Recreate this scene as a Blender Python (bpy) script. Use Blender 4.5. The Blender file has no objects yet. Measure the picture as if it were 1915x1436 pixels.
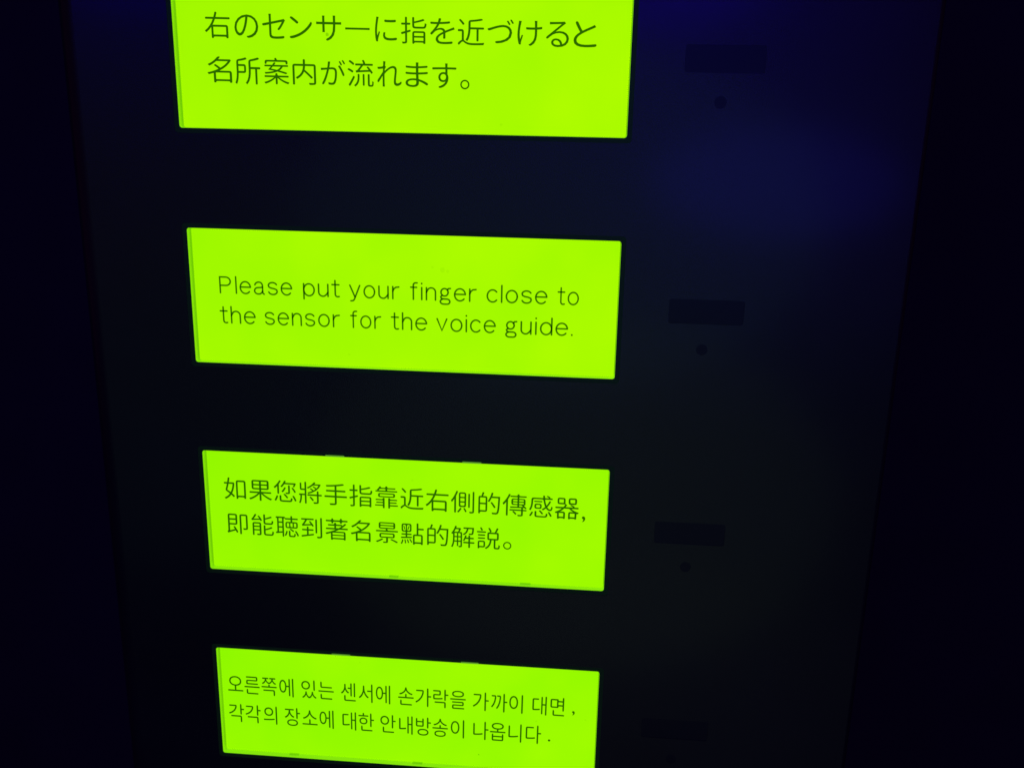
import bpy, bmesh, math, random
from mathutils import Vector, Matrix, geometry

random.seed(7)
sc = bpy.context.scene
COL = sc.collection
S = 0.16            # metres per width of one lit sign
Z0 = 1.35           # height above the floor of the bottom edge of the topmost sign

def W(u, v, z=0.0):
    """face coordinates (right, up, towards the viewer) -> world metres"""
    return Vector((u * S, -z * S, v * S + Z0))

# ------------------------------------------------------------------ camera
cam_d = bpy.data.cameras.new("camera")
cam = bpy.data.objects.new("camera", cam_d)
COL.objects.link(cam)
cam_d.sensor_width = 36.0
cam_d.lens = 34.208
cam_d.clip_start = 0.01
cam_d.clip_end = 100.0
Rl = Matrix(((0.9964438498725507, -0.04201940898754113, 0.07303439819364116),
             (0.020617243139650816, 0.9620210795236922, 0.27219546623224733),
             (-0.0816981232127771, -0.2697217303451981, 0.9594663125108157)))
TOW = Matrix(((1, 0, 0), (0, 0, -1), (0, 1, 0)))
cam.matrix_world = Matrix.Translation(W(0.92833, 0.05702, 2.19166)) @ (TOW @ Rl).to_4x4()
sc.camera = cam

# ------------------------------------------------------------------ world: the dark room
world = bpy.data.worlds.new("World")
sc.world = world
world.use_nodes = True
bg = world.node_tree.nodes["Background"]
bg.inputs[0].default_value = (1.0, 0.05, 0.5, 1)
bg.inputs[1].default_value = 0.0150

sc.view_settings.view_transform = 'Standard'
sc.view_settings.look = 'None'
sc.view_settings.exposure = 0.0
sc.view_settings.gamma = 1.0
sc.cycles.filter_width = 1.6

# ------------------------------------------------------------------ blue room lamp and added fill lights, in front of the board
def area(name, u, v, z, target, size, size_y, col, power, shape='ELLIPSE'):
    d = bpy.data.lights.new(name, 'AREA')
    d.shape = shape
    d.size = size * S
    d.size_y = size_y * S
    d.color = col
    d.energy = power
    o = bpy.data.objects.new(name, d)
    COL.objects.link(o)
    o.location = W(u, v, z)
    dirv = W(*target) - o.location
    o.rotation_euler = dirv.to_track_quat('-Z', 'Y').to_euler()
    return o

# a blue light high up; the rest are added fills that tint the face
area("blue_ceiling_lamp", 1.5, 2.3, 8.0, (1, 0.2, 0), 3.2, 3.0, (0.025, 0.000, 1.000), 1.100)
area("blue_left_fill", -3.6, 2.4, 8, (0.5, 0, 0), 3.4, 3, (0.009, 0.000, 1.000), 0.680)  # added fill with no known source, for the blue cast at upper left
area("arch_reflection_fill", 2.75, -0.6, 8.0, (1.2, -0.2, 0), 2.5, 1.1, (0.04, 0.03, 1.0), 0.200)  # added light; its mirror image forms the rounded bluish patch on the face
area("teal_glare_fill", 0.6, -1.0, 8, (0.8, -0.3, 0), 5.5, 3.6, (0.260, 0.590, 1.000), 0.200)  # added fill, stands in for lens glare near the signs
area("green_glare_fill", 0.8, -4.0, 8, (0.8, -0.6, 0), 6, 4, (0.648, 1.000, 0.640), 0.125)  # added fill, carries the greenish glare down between the lower signs
area("low_fill", 1.5, -7, 8, (1, -1, 0), 7, 4, (0.733, 0.822, 1.000), 0.045)  # added weak fill that lifts the lowest part of the face
area("left_fill", -4, -2, 8, (0, -0.5, 0), 4, 6, (0.521, 1.000, 0.854), 0.048)  # added weak fill for the left side of the face

# ------------------------------------------------------------------ materials
def mat(name):
    m = bpy.data.materials.new(name)
    m.use_nodes = True
    nt = m.node_tree
    for n in list(nt.nodes):
        nt.nodes.remove(n)
    out = nt.nodes.new("ShaderNodeOutputMaterial")
    return m, nt, out

def plastic(name, col, rough, bump=0.0, bscale=900.0, spec=0.5, vary=0.25):
    m, nt, out = mat(name)
    p = nt.nodes.new("ShaderNodeBsdfPrincipled")
    tc = nt.nodes.new("ShaderNodeTexCoord")
    n1 = nt.nodes.new("ShaderNodeTexNoise")
    n1.inputs["Scale"].default_value = 18.0
    n1.inputs["Detail"].default_value = 6.0
    nt.links.new(tc.outputs["Object"], n1.inputs["Vector"])
    mr = nt.nodes.new("ShaderNodeMapRange")
    mr.inputs["To Min"].default_value = 1.0 - vary
    mr.inputs["To Max"].default_value = 1.0 + vary
    nt.links.new(n1.outputs["Fac"], mr.inputs["Value"])
    mul = nt.nodes.new("ShaderNodeMix")
    mul.data_type = 'RGBA'
    mul.blend_type = 'MULTIPLY'
    mul.inputs[0].default_value = 1.0
    mul.inputs[6].default_value = (*col, 1)
    nt.links.new(mr.outputs[0], mul.inputs[7])
    nt.links.new(mul.outputs[2], p.inputs["Base Color"])
    mr2 = nt.nodes.new("ShaderNodeMapRange")
    mr2.inputs["To Min"].default_value = rough * 0.9
    mr2.inputs["To Max"].default_value = rough * 1.1
    nt.links.new(n1.outputs["Fac"], mr2.inputs["Value"])
    nt.links.new(mr2.outputs[0], p.inputs["Roughness"])
    p.inputs["Specular IOR Level"].default_value = spec
    if bump:
        n2 = nt.nodes.new("ShaderNodeTexNoise")
        n2.inputs["Scale"].default_value = bscale
        n2.inputs["Detail"].default_value = 2.0
        nt.links.new(tc.outputs["Object"], n2.inputs["Vector"])
        b = nt.nodes.new("ShaderNodeBump")
        b.inputs["Strength"].default_value = bump
        b.inputs["Distance"].default_value = 0.0002
        nt.links.new(n2.outputs["Fac"], b.inputs["Height"])
        nt.links.new(b.outputs[0], p.inputs["Normal"])
    nt.links.new(p.outputs[0], out.inputs[0])
    return m

M_FACE = plastic("black_satin_face", (0.022, 0.024, 0.028), 0.23, 0.4, 2500.0)
_p = [n for n in M_FACE.node_tree.nodes if n.type == 'BSDF_PRINCIPLED'][0]
_p.inputs["Coat Weight"].default_value = 0.45       # clear film over the black print
_p.inputs["Coat Roughness"].default_value = 0.13
M_BODY = plastic("black_painted_body", (0.03, 0.03, 0.035), 0.5, 0.2)
M_FRINGE = plastic("dark_green_fringe", (0.07, 0.32, 0.03), 0.5, 0.2, spec=0.3)  # band added round each sign; its green stands in for the camera's fringe
M_SENSOR = plastic("black_sensor_glass", (0.02, 0.022, 0.03), 0.30, spec=0.42)
M_WALL = plastic("dark_blue_wall_paint", (0.035, 0.006, 0.062), 0.8, 0.3, 300)
M_FLOOR = plastic("dark_floor", (0.03, 0.03, 0.03), 0.6, 0.3, 200)
M_TRAY = plastic("green_tray_plastic", (0.15, 0.35, 0.02), 0.4, vary=0.05)


def backlit(name, c0, c1):
    """evenly backlit green acrylic: the lamps behind it leave faint broad unevenness"""
    m, nt, out = mat(name)
    tc = nt.nodes.new("ShaderNodeTexCoord")
    n1 = nt.nodes.new("ShaderNodeTexNoise")
    n1.inputs["Scale"].default_value = 14.0
    n1.inputs["Detail"].default_value = 3.0
    nt.links.new(tc.outputs["Object"], n1.inputs["Vector"])
    cr = nt.nodes.new("ShaderNodeMapRange")
    cr.inputs["From Min"].default_value = 0.35
    cr.inputs["From Max"].default_value = 0.65
    nt.links.new(n1.outputs["Fac"], cr.inputs["Value"])
    mx = nt.nodes.new("ShaderNodeMix")
    mx.data_type = 'RGBA'
    mx.inputs[6].default_value = (*c0, 1)
    mx.inputs[7].default_value = (*c1, 1)
    nt.links.new(cr.outputs[0], mx.inputs[0])
    e = nt.nodes.new("ShaderNodeEmission")
    nt.links.new(mx.outputs[2], e.inputs[0])
    nt.links.new(e.outputs[0], out.inputs[0])
    return m

M_LIT = [backlit("backlit_acrylic_%s" % n, a, b) for n, a, b in (
    ("lime", (0.350, 0.940, 0.0), (0.440, 0.985, 0.0)),
    ("lime_bright", (0.335, 0.940, 0.0), (0.430, 0.985, 0.0)),
    ("green", (0.295, 0.940, 0.0), (0.375, 0.980, 0.0)),
    ("green_deep", (0.275, 0.940, 0.0), (0.365, 0.980, 0.0)))]
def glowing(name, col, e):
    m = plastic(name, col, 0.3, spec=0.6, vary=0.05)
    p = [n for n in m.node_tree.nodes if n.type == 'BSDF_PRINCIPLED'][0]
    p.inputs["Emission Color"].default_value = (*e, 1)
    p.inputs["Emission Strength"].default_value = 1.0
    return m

# the moulding round each window: emission put in for the sign's light
M_REVEAL = glowing("glowing_reveal_plastic", (0.5, 0.6, 0.1), (0.14, 0.46, 0.0))
M_CLIP = glowing("glowing_clip_plastic", (0.3, 0.4, 0.1), (0.09, 0.28, 0.010))  # top clips: emission put in for the dim light on them
M_CLIP_LOW = glowing("glowing_low_clip_plastic", (0.1, 0.3, 0.01), (0.14, 0.48, 0.0))  # bottom clips: stronger emission put in for the panel's light
M_EDGE = glowing("glowing_acrylic_edge", (0.1, 0.25, 0.01), (0.02, 0.07, 0.0))  # faint emission put in for light caught in the seam

def ink(name, t):
    m, nt, out = mat(name)
    tr = nt.nodes.new("ShaderNodeBsdfTransparent")
    tr.inputs[0].default_value = (*t, 1)
    nt.links.new(tr.outputs[0], out.inputs[0])
    return m

M_INK = ink("translucent_black_ink", (0.055, 0.14, 0.1))
M_INK_THIN = ink("translucent_thin_ink", (0.07, 0.17, 0.1))
M_DUST = ink("dust_mark", (0.62, 0.72, 0.9))
M_DUST_FAINT = ink("faint_dust_mark", (0.92, 0.94, 0.9))

# ------------------------------------------------------------------ helpers
def link(o, parent=None):
    COL.objects.link(o)
    if parent:
        o.parent = parent
    return o

def empty(name, loc, label=None, cat=None, group=None):
    o = bpy.data.objects.new(name, None)
    COL.objects.link(o)
    o.location = loc
    o.empty_display_size = 0.02
    if label:
        o["label"] = label
    if cat:
        o["category"] = cat
    if group:
        o["group"] = group
    return o

def add_mesh(name, me, material, parent=None, base=None, bevel=0.0):
    """me is in world metres; stored relative to its parent's base"""
    if base is not None:
        me.transform(Matrix.Translation(-base))
    me.materials.clear()
    me.materials.append(material)
    o = bpy.data.objects.new(name, me)
    link(o, parent)
    if bevel:
        b = o.modifiers.new("bevel", 'BEVEL')
        b.width = bevel
        b.segments = 3
        b.limit_method = 'ANGLE'
    return o

def rrect(u0, u1, v0, v1, r, n=6):
    pts = []
    for cu, cv, a0 in ((u1 - r, v1 - r, 0), (u0 + r, v1 - r, 90), (u0 + r, v0 + r, 180), (u1 - r, v0 + r, 270)):
        for k in range(n + 1):
            a = math.radians(a0 + 90 * k / n)
            pts.append((cu + r * math.cos(a), cv + r * math.sin(a)))
    return pts

def circle(cu, cv, r, n=24):
    return [(cu + r * math.cos(2 * math.pi * k / n), cv + r * math.sin(2 * math.pi * k / n)) for k in range(n)]

def plate(outer, holes, z_front, z_back):
    """flat plate with holes, real thickness; returns a mesh in world metres"""
    loops = [outer] + holes
    flat = [Vector((p[0], p[1], 0)) for lp in loops for p in lp]
    tris = geometry.tessellate_polygon([[Vector((p[0], p[1], 0)) for p in lp] for lp in loops])
    n = len(flat)
    verts = [W(p.x, p.y, z_front) for p in flat] + [W(p.x, p.y, z_back) for p in flat]
    faces = []
    for t in tris:
        a, b, c = t
        area2 = (flat[b] - flat[a]).cross(flat[c] - flat[a]).z
        if area2 < 0:
            a, b, c = c, b, a
        faces.append((a, b, c))
        faces.append((c + n, b + n, a + n))
    s = 0
    for li, lp in enumerate(loops):
        m = len(lp)
        for k in range(m):
            a, b = s + k, s + (k + 1) % m
            faces.append((a, a + n, b + n, b) if li == 0 else (b, b + n, a + n, a))
        s += m
    me = bpy.data.meshes.new("m")
    me.from_pydata(verts, [], faces)
    bm = bmesh.new()
    bm.from_mesh(me)
    bmesh.ops.recalc_face_normals(bm, faces=bm.faces)
    bm.to_mesh(me)
    bm.free()
    return me

def box(u0, u1, v0, v1, z0, z1):
    return plate([(u0, v0), (u1, v0), (u1, v1), (u0, v1)], [], z1, z0)

# ------------------------------------------------------------------ setting
HB = -Z0 / S     # floor height in face units
def sheet(name, me, material):
    o = add_mesh(name, me, material)
    o["kind"] = "structure"
    return o
sheet("wall", box(-30, 32, HB, 12, -2.9, -2.6), M_WALL)
sheet("floor", box(-30, 32, HB - 0.3, HB - 0.02, -2.6, 40), M_FLOOR)

# ------------------------------------------------------------------ the board itself
H = 0.3197
ROWS = [0.3197, -0.2234, -0.7676, -1.3132]      # top edge of each sign
UL, UR = -0.275, 1.638
VT, VB = 0.86, -2.15
DEPTH = 0.0155
board_base = W((UL + UR) / 2, HB, -0.5)
board = empty("information_board", board_base,
              "tall black information board holding four lit green signs with dark sensor windows on the right",
              "information board")
G = 0.011     # width of the green fringe band round each sign
holes, sens = [], []
for t in ROWS:
    holes.append(rrect(-G, 1 + G, t - H - G, t + G, 0.009))
for t in ROWS:
    c = t - 0.1535
    holes.append(rrect(1.1145, 1.283, c - 0.028, c + 0.028, 0.006))
    holes.append(circle(1.195, c - 0.088, 0.013))
RL, RR = 0.05, 0.012     # the board's long edges are rolled back, the left one more gently
add_mesh("face_plate", plate([(UL + RL, VB), (UR - RR, VB), (UR - RR, VT), (UL + RL, VT)], holes, 0, -0.06), M_FACE, board, board_base)
add_mesh("body", box(UL + 0.004, UR - 0.004, VB, VT, -0.62, -0.2), M_BODY, board, board_base, 0.001)
add_mesh("pedestal", box(UL + 0.3, UR - 0.3, HB - 0.02, VB, -0.55, -0.15), M_BODY, board, board_base)

def rolled_edge(uin, uout, r):
    sgn = 1 if uout > uin else -1
    prof = [(uin, 0.0)]
    for k in range(1, 17):
        a = math.radians(90 * k / 16)
        prof.append((uin + sgn * r * math.sin(a), -r + r * math.cos(a)))
    prof += [(uout, -0.199), (uin, -0.199)]
    n = len(prof)
    verts = [W(u, VB, z) for u, z in prof] + [W(u, VT, z) for u, z in prof]
    faces = [(k, (k + 1) % n, (k + 1) % n + n, k + n) for k in range(n)] + [tuple(range(n)), tuple(range(2 * n - 1, n - 1, -1))]
    me = bpy.data.meshes.new("m")
    me.from_pydata(verts, [], faces)
    bm = bmesh.new()
    bm.from_mesh(me)
    bmesh.ops.recalc_face_normals(bm, faces=bm.faces)
    bm.to_mesh(me)
    bm.free()
    for k, p in enumerate(me.polygons):
        p.use_smooth = k < 17
    me.set_sharp_from_angle(angle=math.radians(40))
    return me

add_mesh("rolled_edge", rolled_edge(UL + RL - 0.0002, UL, RL), M_FACE, board, board_base)
add_mesh("rolled_edge", rolled_edge(UR - RR + 0.0002, UR, RR), M_FACE, board, board_base)
for t in ROWS:
    c = t - 0.1535
    add_mesh("sensor_window", plate(rrect(1.1147, 1.2828, c - 0.0278, c + 0.0278, 0.006), [], -0.001, -0.02), M_SENSOR, board, board_base)
    add_mesh("sensor_light", plate(circle(1.195, c - 0.088, 0.0128), [], -0.0008, -0.02), M_SENSOR, board, board_base)

# ------------------------------------------------------------------ lettering
def round_loop(pts, w):
    """soften the corners of one outline the way a rounded gothic has them: stroke ends and outer bends
    round, the inner side of a bend rounder still, plain crossings left nearly sharp"""
    n = len(pts)
    P = [Vector(p) for p in pts]
    ang = []
    for i in range(n):
        a, b = P[i] - P[i - 1], P[(i + 1) % n] - P[i]
        ang.append(math.atan2(a.x * b.y - a.y * b.x, a.dot(b)))
    area2 = sum(P[i].x * P[(i + 1) % n].y - P[(i + 1) % n].x * P[i].y for i in range(n))
    return P, ang, area2

def glyph_tris(ch, offset, rnd=True):
    """a character of Blender's own built-in font, thinned and rounded, as flat triangles (unit em)"""
    cu = bpy.data.curves.new("t", 'FONT')
    cu.body = ch
    cu.size = 1.0
    cu.offset = offset
    cu.resolution_u = 4
    cu.fill_mode = 'NONE'
    ob = bpy.data.objects.new("t", cu)
    COL.objects.link(ob)
    dg = bpy.context.evaluated_depsgraph_get()
    me = bpy.data.meshes.new_from_object(ob.evaluated_get(dg))
    co = [Vector((v.co.x, v.co.y)) for v in me.vertices]
    nb = {}
    for e in me.edges:
        a, b = e.vertices
        nb.setdefault(a, []).append(b)
        nb.setdefault(b, []).append(a)
    bpy.data.objects.remove(ob)
    bpy.data.curves.remove(cu)
    bpy.data.meshes.remove(me)
    loops, seen = [], set()
    for s0 in nb:
        if s0 in seen:
            continue
        lp, cur, prev = [s0], s0, None
        seen.add(s0)
        while True:
            nx = [x for x in nb[cur] if x != prev and x not in seen]
            if not nx:
                break
            prev, cur = cur, nx[0]
            seen.add(cur)
            lp.append(cur)
        q = []
        for i in lp:
            if not q or (co[i] - q[-1]).length > 0.0015:
                q.append(co[i])
        if len(q) > 2 and (q[0] - q[-1]).length < 0.0015:
            q.pop()
        if len(q) > 2:
            loops.append(q)
    if rnd:
        info = [round_loop(q, 0.05) for q in loops]
        # holes run the other way round from outer outlines: find which by nesting depth
        def inside(p, q):
            c = False
            for i in range(len(q)):
                a, b = q[i], q[i - 1]
                if (a.y > p.y) != (b.y > p.y) and p.x < (b.x - a.x) * (p.y - a.y) / (b.y - a.y) + a.x:
                    c = not c
            return c
        conv = []
        corners = []
        for k, (P, ang, ar) in enumerate(info):
            depth = sum(inside(P[0], info[j][0]) for j in range(len(info)) if j != k)
            sgn = (1 if ar > 0 else -1) * (1 if depth % 2 == 0 else -1)
            cv = [a * sgn for a in ang]
            conv.append(cv)
            for i, a in enumerate(cv):
                if a > 0.6:
                    corners.append(P[i])
        out = []
        for k, (P, ang, ar) in enumerate(info):
            n = len(P)
            q = []
            for i in range(n):
                a = conv[k][i]
                if abs(a) < 0.6:
                    q.append(P[i])
                    continue
                l0 = (P[i] - P[i - 1]).length
                l1 = (P[(i + 1) % n] - P[i]).length
                if a > 0:
                    d = 0.085
                else:
                    near = any((c - P[i]).length < 0.085 for c in corners)
                    d = 0.055 if near else 0.008
                f0 = 0.49 if abs(conv[k][i - 1]) >= 0.6 else 0.9
                f1 = 0.49 if abs(conv[k][(i + 1) % n]) >= 0.6 else 0.9
                d0, d1 = min(d, l0 * f0), min(d, l1 * f1)
                if a > 0:                     # keep stroke ends evenly round
                    if min(d0, d1) < 0.04:
                        d0 = d1 = min(d0, d1)
                A = P[i] + (P[i - 1] - P[i]).normalized() * d0
                B = P[i] + (P[(i + 1) % n] - P[i]).normalized() * d1
                for t in (0, 0.25, 0.5, 0.75, 1):
                    q.append(A * (1 - t) ** 2 + P[i] * 2 * t * (1 - t) + B * t * t)
            out.append(q)
        loops = out
    # fill every outer outline together with its own holes
    def holds(p, q):
        c = False
        for i in range(len(q)):
            a, b = q[i], q[i - 1]
            if (a.y > p.y) != (b.y > p.y) and p.x < (b.x - a.x) * (p.y - a.y) / (b.y - a.y) + a.x:
                c = not c
        return c
    par = [[j for j in range(len(loops)) if j != k and holds(loops[k][0], loops[j])] for k in range(len(loops))]
    flat, tris = [], []
    for k, q in enumerate(loops):
        if len(par[k]) % 2:
            continue
        grp = [q] + [loops[j] for j in range(len(loops)) if k in par[j] and len(par[j]) == len(par[k]) + 1]
        n = len(flat)
        tris += [tuple(i + n for i in t) for t in
                 geometry.tessellate_polygon([[Vector((p.x, p.y, 0)) for p in g] for g in grp])]
        flat += [(p.x, p.y) for g in grp for p in g]
    return flat, tris

CACHE = {}
def glyph(ch, offset):
    k = (ch, offset)
    if k not in CACHE:
        CACHE[k] = glyph_tris(ch, offset)
    return CACHE[k]

ZT = -DEPTH + 0.0006
def T(u, v, z):
    """a point of the printed layout; the print is 0.3 % smaller than the window grid"""
    return W(0.00296 + 0.99681 * u, 0.00018 + 0.99681 * v, z)

def typeset(chars, size, offset, sx=1.0, sy=1.0, mode='em', em=1.0, rot=0.0):
    """chars: (character, centre u, centre v); one flat mesh for the whole line"""
    verts, faces = [], []
    cr, sr = math.cos(rot), math.sin(rot)
    for ch, cu, cv in chars:
        vs, fs = glyph(ch, offset)
        xs = [v[0] for v in vs]
        mx = em / 2 if mode == 'em' else (min(xs) + max(xs)) / 2
        my = 0.38
        n = len(verts)
        for x, y in vs:
            a, b = (x - mx) * size * sx, (y - my) * size * sy
            verts.append(T(cu + a * cr - b * sr, cv + a * sr + b * cr, ZT))
        faces += [tuple(i + n for i in f) for f in fs]
    me = bpy.data.meshes.new("lettering")
    me.from_pydata(verts, [], faces)
    return me

def typeset_ink(chars, offset, slope=-0.008, shrink=0.985):
    """each character scaled to its own ink width and height"""
    verts, faces = [], []
    for ch, cu, cv, w, h in chars:
        vs, fs = glyph(ch, offset)
        xs = [v[0] for v in vs]
        ys = [v[1] for v in vs]
        mx, my = (min(xs) + max(xs)) / 2, (min(ys) + max(ys)) / 2
        kx, ky = w * shrink / (max(xs) - min(xs)), h * shrink / (max(ys) - min(ys))
        n = len(verts)
        for x, y in vs:
            a, b = (x - mx) * kx, (y - my) * ky
            verts.append(T(cu + a, cv + b + a * slope, ZT))
        faces += [tuple(i + n for i in f) for f in fs]
    me = bpy.data.meshes.new("lettering")
    me.from_pydata(verts, [], faces)
    return me

# rounded monoline lettering for the English sign, drawn as pen strokes (x-height = 1)
def arc(cx, cy, rx, ry, a0, a1, n=14):
    return [(cx + rx * math.cos(math.radians(a0 + (a1 - a0) * k / n)),
             cy + ry * math.sin(math.radians(a0 + (a1 - a0) * k / n))) for k in range(n + 1)]
PEN = {
    'P': (1.06, [[(0.06, 0), (0.06, 1.33), (0.55, 1.33)] + arc(0.55, 0.98, 0.37, 0.35, 90, -90) + [(0.06, 0.63)]]),
    'l': (0.10, [[(0.05, 0), (0.05, 1.38)]]),
    'e': (0.88, [[(0.03, 0.54), (0.85, 0.54)] + arc(0.44, 0.5, 0.42, 0.5, 8, 318, 24)]),
    'a': (0.86, [arc(0.40, 0.68, 0.33, 0.32, 165, 90, 6) + arc(0.44, 0.70, 0.26, 0.30, 90, 0, 8) + [(0.70, 0.2), (0.74, 0.05), (0.82, 0.0)],
                 [(0.70, 0.58), (0.5, 0.55)] + arc(0.34, 0.27, 0.30, 0.27, 95, 270, 12) + [(0.5, 0.02), (0.62, 0.12), (0.70, 0.26)]]),
    's': (0.82, [arc(0.40, 0.75, 0.34, 0.25, 20, 180, 10) + [(0.10, 0.62), (0.25, 0.54), (0.55, 0.48), (0.72, 0.40)] +
                 arc(0.41, 0.27, 0.35, 0.27, 5, -165, 12)]),
    'p': (0.90, [[(0.05, 1.0), (0.05, -0.27)], arc(0.46, 0.5, 0.41, 0.5, 175, -175, 24)]),
    'u': (0.84, [[(0.05, 1.0), (0.05, 0.36)] + arc(0.38, 0.34, 0.33, 0.34, 180, 290, 10) + [(0.64, 0.14), (0.78, 0.34)],
                 [(0.78, 1.0), (0.78, 0.0)]]),
    't': (0.56, [[(0.24, 1.34), (0.24, 0.22)] + arc(0.42, 0.2, 0.18, 0.2, 180, 275, 8) + [(0.54, 0.02)], [(0.0, 1.0), (0.54, 1.0)]]),
    'y': (0.88, [[(0.04, 1.0), (0.44, 0.02)], [(0.84, 1.0), (0.38, -0.18), (0.28, -0.28), (0.10, -0.30)]]),
    'o': (0.92, [arc(0.46, 0.5, 0.42, 0.5, 0, 360, 26)]),
    'r': (0.58, [[(0.05, 1.0), (0.05, 0.0)], [(0.05, 0.6), (0.14, 0.82), (0.30, 0.95), (0.54, 0.98)]]),
    'f': (0.54, [[(0.20, 0.0), (0.20, 1.15)] + arc(0.38, 1.17, 0.18, 0.2, 180, 90, 6) + [(0.50, 1.37)], [(0.0, 1.0), (0.46, 1.0)]]),
    'i': (0.10, [[(0.05, 0), (0.05, 1.0)], [(0.05, 1.31), (0.05, 1.35)]]),
    'n': (0.82, [[(0.05, 1.0), (0.05, 0.0)], [(0.05, 0.62), (0.16, 0.84)] + arc(0.43, 0.66, 0.33, 0.34, 135, 0, 10) + [(0.76, 0.0)]]),
    'g': (0.88, [arc(0.38, 0.67, 0.28, 0.31, 0, 360, 20), [(0.60, 0.86), (0.68, 0.98), (0.84, 1.0)],
                 [(0.20, 0.42), (0.09, 0.30), (0.13, 0.16), (0.30, 0.12), (0.6, 0.11)] + arc(0.58, -0.10, 0.22, 0.21, 80, -90, 8) +
                 arc(0.32, -0.10, 0.27, 0.21, 270, 110, 10)]),
    'c': (0.82, [arc(0.44, 0.5, 0.41, 0.5, 42, 318, 24)]),
    'h': (0.82, [[(0.05, 1.38), (0.05, 0.0)], [(0.05, 0.62), (0.16, 0.84)] + arc(0.43, 0.66, 0.33, 0.34, 135, 0, 10) + [(0.76, 0.0)]]),
    'v': (0.84, [[(0.04, 1.0), (0.42, 0.02), (0.80, 1.0)]]),
    'd': (0.92, [[(0.87, 1.38), (0.87, 0.0)], arc(0.45, 0.5, 0.41, 0.5, 5, 355, 24)]),
    '.': (0.12, [[(0.06, 0.03), (0.06, 0.07)]]),
}

def ribbon(pts, w, verts, faces, place, k):
    """a pen stroke with round ends as one flat strip"""
    P = [Vector((p[0], p[1])) for p in pts]
    Q = [P[0]]
    for p in P[1:]:
        if (p - Q[-1]).length > 1e-4:
            Q.append(p)
    P = Q
    L, R = [], []
    m = len(P)
    d0 = (P[1] - P[0]).normalized()
    d1 = (P[-1] - P[-2]).normalized()
    n0 = Vector((-d0.y, d0.x))
    n1 = Vector((-d1.y, d1.x))
    h = w / 2
    for a in (80, 55, 28):
        c, s_ = math.cos(math.radians(a)), math.sin(math.radians(a))
        L.append(P[0] - d0 * h * s_ + n0 * h * c)
        R.append(P[0] - d0 * h * s_ - n0 * h * c)
    for i, p in enumerate(P):
        a = (P[i] - P[i - 1]).normalized() if i > 0 else d0
        b = (P[i + 1] - P[i]).normalized() if i < m - 1 else d1
        t = (a + b)
        t = t.normalized() if t.length > 1e-4 else a
        nn = Vector((-t.y, t.x))
        ml = min(1.6, 1.0 / max(0.3, nn.dot(Vector((-a.y, a.x)))))
        L.append(p + nn * h * ml)
        R.append(p - nn * h * ml)
    for a in (28, 55, 80):
        c, s_ = math.cos(math.radians(a)), math.sin(math.radians(a))
        L.append(P[-1] + d1 * h * s_ + n1 * h * c)
        R.append(P[-1] + d1 * h * s_ - n1 * h * c)
    s = len(verts)
    for a, b in zip(L, R):
        verts.append(place(a, k))
        verts.append(place(b, k))
    for i in range(len(L) - 1):
        faces.append((s + 2 * i, s + 2 * i + 1, s + 2 * i + 3, s + 2 * i + 2))

def pen_line(words, xh, pen, gap=0.27):
    verts, faces = [], []
    for word, (u0, v0), (u1, v1) in words:
        tot = sum(PEN[c][0] for c in word) + gap * (len(word) - 1)
        sx = (u1 - u0) / tot
        x = 0.0
        for c in word:
            wd, strokes = PEN[c]
            for k, st in enumerate(strokes):
                def place(p, k, x=x):
                    f = p.x / tot
                    return T(u0 + (x + p.x) * sx, v0 + (v1 - v0) * (x + p.x) / tot + p.y * xh, ZT + 0.0002 * k)
                # keep the pen width equal in both directions
                ribbon(st, pen, verts, faces, place, k)
            x += wd + gap
    me = bpy.data.meshes.new("lettering")
    me.from_pydata(verts, [], faces)
    return me

def seq(text, p0, p1, i1):
    """characters on an even pitch from p0 (centre of the first) to p1 (centre of number i1)"""
    return [(c, p0[0] + (p1[0] - p0[0]) * k / i1, p0[1] + (p1[1] - p0[1]) * k / i1) for k, c in enumerate(text)]

# character, centre u, centre v, ink width, ink height
JP1 = [('右', 0.0928, 0.2198, 0.0584, 0.0558), ('の', 0.158, 0.2184, 0.0546, 0.0491), ('セ', 0.2196, 0.2189, 0.0522, 0.0524),
       ('ン', 0.2797, 0.2172, 0.0514, 0.046), ('サ', 0.3423, 0.217, 0.0564, 0.0525), ('ー', 0.4057, 0.2166, 0.055, 0.0046),
       ('に', 0.4686, 0.2164, 0.0491, 0.0515), ('指', 0.5298, 0.215, 0.0569, 0.0559), ('を', 0.5925, 0.2142, 0.054, 0.0535),
       ('近', 0.6548, 0.2136, 0.0585, 0.0548), ('づ', 0.7188, 0.2157, 0.0573, 0.0496), ('け', 0.782, 0.2128, 0.0541, 0.0516),
       ('る', 0.8419, 0.2116, 0.05, 0.0528), ('と', 0.9012, 0.2123, 0.0506, 0.053)]
JP2 = [('名', 0.092, 0.1266, 0.0565, 0.0563), ('所', 0.156, 0.1248, 0.0591, 0.058), ('案', 0.2214, 0.1255, 0.0576, 0.057),
       ('内', 0.2841, 0.1246, 0.0536, 0.0551), ('が', 0.349, 0.125, 0.0555, 0.0535), ('流', 0.4108, 0.1242, 0.0587, 0.0572),
       ('れ', 0.475, 0.1238, 0.0547, 0.0541), ('ま', 0.5357, 0.1233, 0.0511, 0.0526), ('す', 0.5968, 0.1224, 0.0543, 0.0524)]
CN1 = seq("如果您將手指靠近右側的傳感器", (0.0697, -0.8732), (0.9012, -0.8801), 13)
CN2 = seq("即能聴到著名景點的解説", (0.0704, -0.9677), (0.7093, -0.9719), 10)
KU1 = (.0375, .0828, .1293, .1763, .2368, .2835, .3435, .39, .4364, .4974, .5439, .5899, .6356, .696, .7445, .7884, .8498, .8964)
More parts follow.
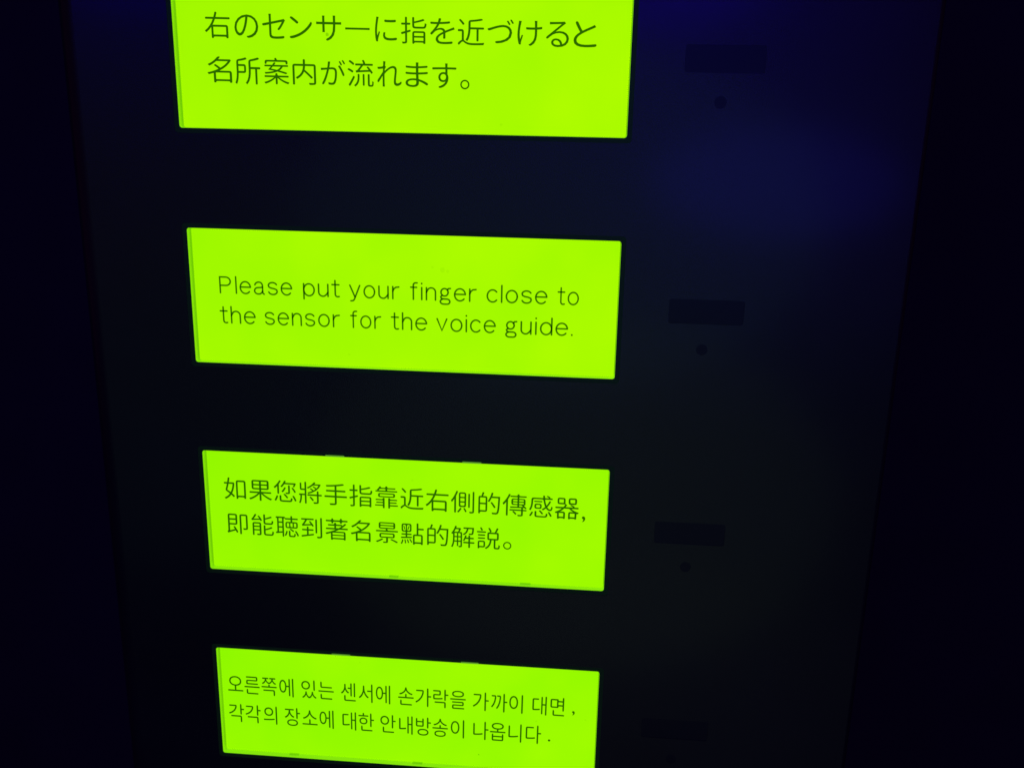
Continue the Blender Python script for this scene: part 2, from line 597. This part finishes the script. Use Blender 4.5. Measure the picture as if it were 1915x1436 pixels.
KU2 = (.036, .0815, .1287, .1893, .2366, .2822, .3438, .3898, .4485, .4965, .5436, .5884, .6347, .697, .7416, .7874, .8361)
KR1 = [(c, u, -1.4328 - u * 0.0054) for c, u in zip("오른쪽에있는센서에손가락을가까이대면", KU1)]
KR2 = [(c, u, -1.5207 - u * 0.0054) for c, u in zip("각각의장소에대한안내방송이나옵니다", KU2)]
EN1 = [('Please', (0.061, -0.3769), (0.2358, -0.3767)), ('put', (0.2629, -0.3766), (0.3493, -0.3765)),
       ('your', (0.3735, -0.3764), (0.4918, -0.3762)), ('finger', (0.5188, -0.3761), (0.6729, -0.3758)),
       ('close', (0.6972, -0.3757), (0.8365, -0.3753)), ('to', (0.8621, -0.3752), (0.9095, -0.375))]
EN2 = [('the', (0.0596, -0.449), (0.1441, -0.4489)), ('sensor', (0.1675, -0.4489), (0.3488, -0.4487)),
       ('for', (0.3753, -0.4487), (0.4476, -0.4486)), ('the', (0.4725, -0.4486), (0.5562, -0.4485)),
       ('voice', (0.5795, -0.4485), (0.718, -0.4484)), ('guide.', (0.7416, -0.4484), (0.8987, -0.4482))]

def flat_marks(quads):
    verts, faces = [], []
    for pts in quads:
        n = len(verts)
        verts += [T(p[0], p[1], ZT) for p in pts]
        faces.append(tuple(range(n, n + len(pts))))
    me = bpy.data.meshes.new("mark")
    me.from_pydata(verts, [], faces)
    return me

def ring(cu, cv, r, w):
    verts, faces = [], []
    n = 32
    for k in range(n):
        a = 2 * math.pi * k / n
        for rr in (r - w / 2, r + w / 2):
            verts.append(T(cu + rr * math.cos(a), cv + rr * math.sin(a), ZT))
    for k in range(n):
        j = (k + 1) % n
        faces.append((2 * k, 2 * k + 1, 2 * j + 1, 2 * j))
    me = bpy.data.meshes.new("ring")
    me.from_pydata(verts, [], faces)
    return me

def join(*mes):
    bm = bmesh.new()
    for m in mes:
        bm.from_mesh(m)
    me = bpy.data.meshes.new("joined")
    bm.to_mesh(me)
    bm.free()
    return me

def mark(cu, cv, r):
    return [(cu + r * (0.75 + 0.5 * random.random()) * math.cos(a), cv + r * (0.75 + 0.5 * random.random()) * math.sin(a))
            for a in [2 * math.pi * k / 9 for k in range(9)]]

# ------------------------------------------------------------------ the four signs
def sign(idx, label, lines, tabs_top=(), tabs_bottom=(), dust=(), dust_faint=()):
    t = ROWS[idx]
    base = W(0.5, t - H, -0.04)
    root = empty("lit_sign", base, label, "lit sign", "backlit green signs set into the black board")
    # added band in the face plate's opening, coloured as the green glow fringe
    add_mesh("fringe_ring", plate(rrect(-G - 0.001, 1 + G + 0.001, t - H - G - 0.001, t + G + 0.001, 0.010),
                             [rrect(0.0, 1.0, t - H, t, 0.006)], -0.0006, -0.0012), M_FRINGE, root, base)
    # pale reveal round the opening and the back it is glued to
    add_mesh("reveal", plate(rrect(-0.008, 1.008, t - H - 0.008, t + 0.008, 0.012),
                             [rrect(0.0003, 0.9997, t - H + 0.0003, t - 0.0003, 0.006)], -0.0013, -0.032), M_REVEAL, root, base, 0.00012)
    add_mesh("tray_back", box(-0.008, 1.008, t - H - 0.008, t + 0.008, -0.037, -0.0322), M_TRAY, root, base)
    # backlit acrylic, a little smaller than its opening
    a = (0.0042, 0.9985, t - H + 0.0008, t - 0.0012)
    add_mesh("acrylic_block", plate(rrect(*a, 0.005), [], -DEPTH - 0.0006, -0.0320), M_EDGE, root, base)
    add_mesh("lit_panel", plate(rrect(*a, 0.005), [], -DEPTH, -DEPTH - 0.0005), M_LIT[idx], root, base)
    for name, me, m in lines:
        add_mesh(name, me, m, root, base)
    for u0, u1 in tabs_top:
        add_mesh("clip", box(u0, u1, t - 0.0005, t + 0.0034, -0.004, -0.0002), M_CLIP, root, base, 0.0001)
    for u0, u1 in tabs_bottom:
        add_mesh("clip", box(u0, u1, t - H + 0.0003, t - H + 0.0035, -0.0150, -0.0100), M_CLIP_LOW, root, base, 0.0001)
    if dust:
        add_mesh("dust_mark", flat_marks([mark(*d) for d in dust]), M_DUST, root, base)
    for d in dust_faint:
        add_mesh("smudge", flat_marks([mark(*d)]), M_DUST_FAINT, root, base)
    return root

OFF = -0.0165
sign(0, "topmost lit green sign, cut by the picture's edge, with two lines of Japanese lettering",
     [("text_line", typeset_ink(JP1, OFF), M_INK),
      ("text_line", join(typeset_ink(JP2, OFF), ring(0.6422, 0.1049, 0.0085, 0.0032)), M_INK)],
     dust=[(0.3380, 0.2040, 0.0040)], dust_faint=[(0.7233, 0.0215, 0.0035)])
sign(1, "lit green sign with two lines of English lettering, second from the top",
     [("text_line", pen_line(EN1, 0.0284, 0.130), M_INK_THIN), ("text_line", pen_line(EN2, 0.0284, 0.130), M_INK_THIN)],
     dust_faint=[(0.369, -0.5151, 0.0025), (0.5939, -0.3048, 0.006), (0.605, -0.308, 0.004), (0.57, -0.30, 0.003)])
sign(2, "lit green sign with two lines of Chinese lettering, third from the top",
     [("text_line", join(typeset(CN1, 0.0650, OFF, 0.98, 0.98, rot=-0.008),
                         typeset([(",", 0.9427, -0.8830)], 0.065, 0.0, 1.0, 1.0, mode='ink')), M_INK),
      ("text_line", join(typeset(CN2, 0.0650, OFF, 0.98, 0.98, rot=-0.008), ring(0.7565, -0.9888, 0.0088, 0.0032)), M_INK)],
     tabs_top=((.309, .3555), (.6455, .6915)), tabs_bottom=((.459, .4836), (.791, .818)),
     dust=[(0.859, -1.0955, 0.0022)], dust_faint=[(0.5188, -0.8277, 0.003)])
sign(3, "lowest lit green sign, cut by the picture's bottom, with two lines of Korean lettering",
     [("text_line", join(typeset(KR1, 0.0520, OFF * 0.9, 0.98, 1.2, mode='ink', rot=-0.006),
                         typeset([(",", 0.9385, -1.4330)], 0.055, 0.0, 1.0, 1.0, mode='ink')), M_INK),
      ("text_line", join(typeset(KR2, 0.0520, OFF * 0.9, 0.98, 1.2, mode='ink', rot=-0.006),
                         typeset([(".", 0.8779, -1.5222)], 0.055, 0.0, 1.0, 1.0, mode='ink')), M_INK)],
     tabs_top=((.308, .357), (.6455, .691)), tabs_bottom=((.1793, .2058), (.5151, .5425)),
     dust=[(0.6918, -1.5985, 0.0022)], dust_faint=[(0.8427, -1.485, 0.003), (0.9709, -1.4719, 0.0025), (0.3764, -1.3439, 0.0022)])
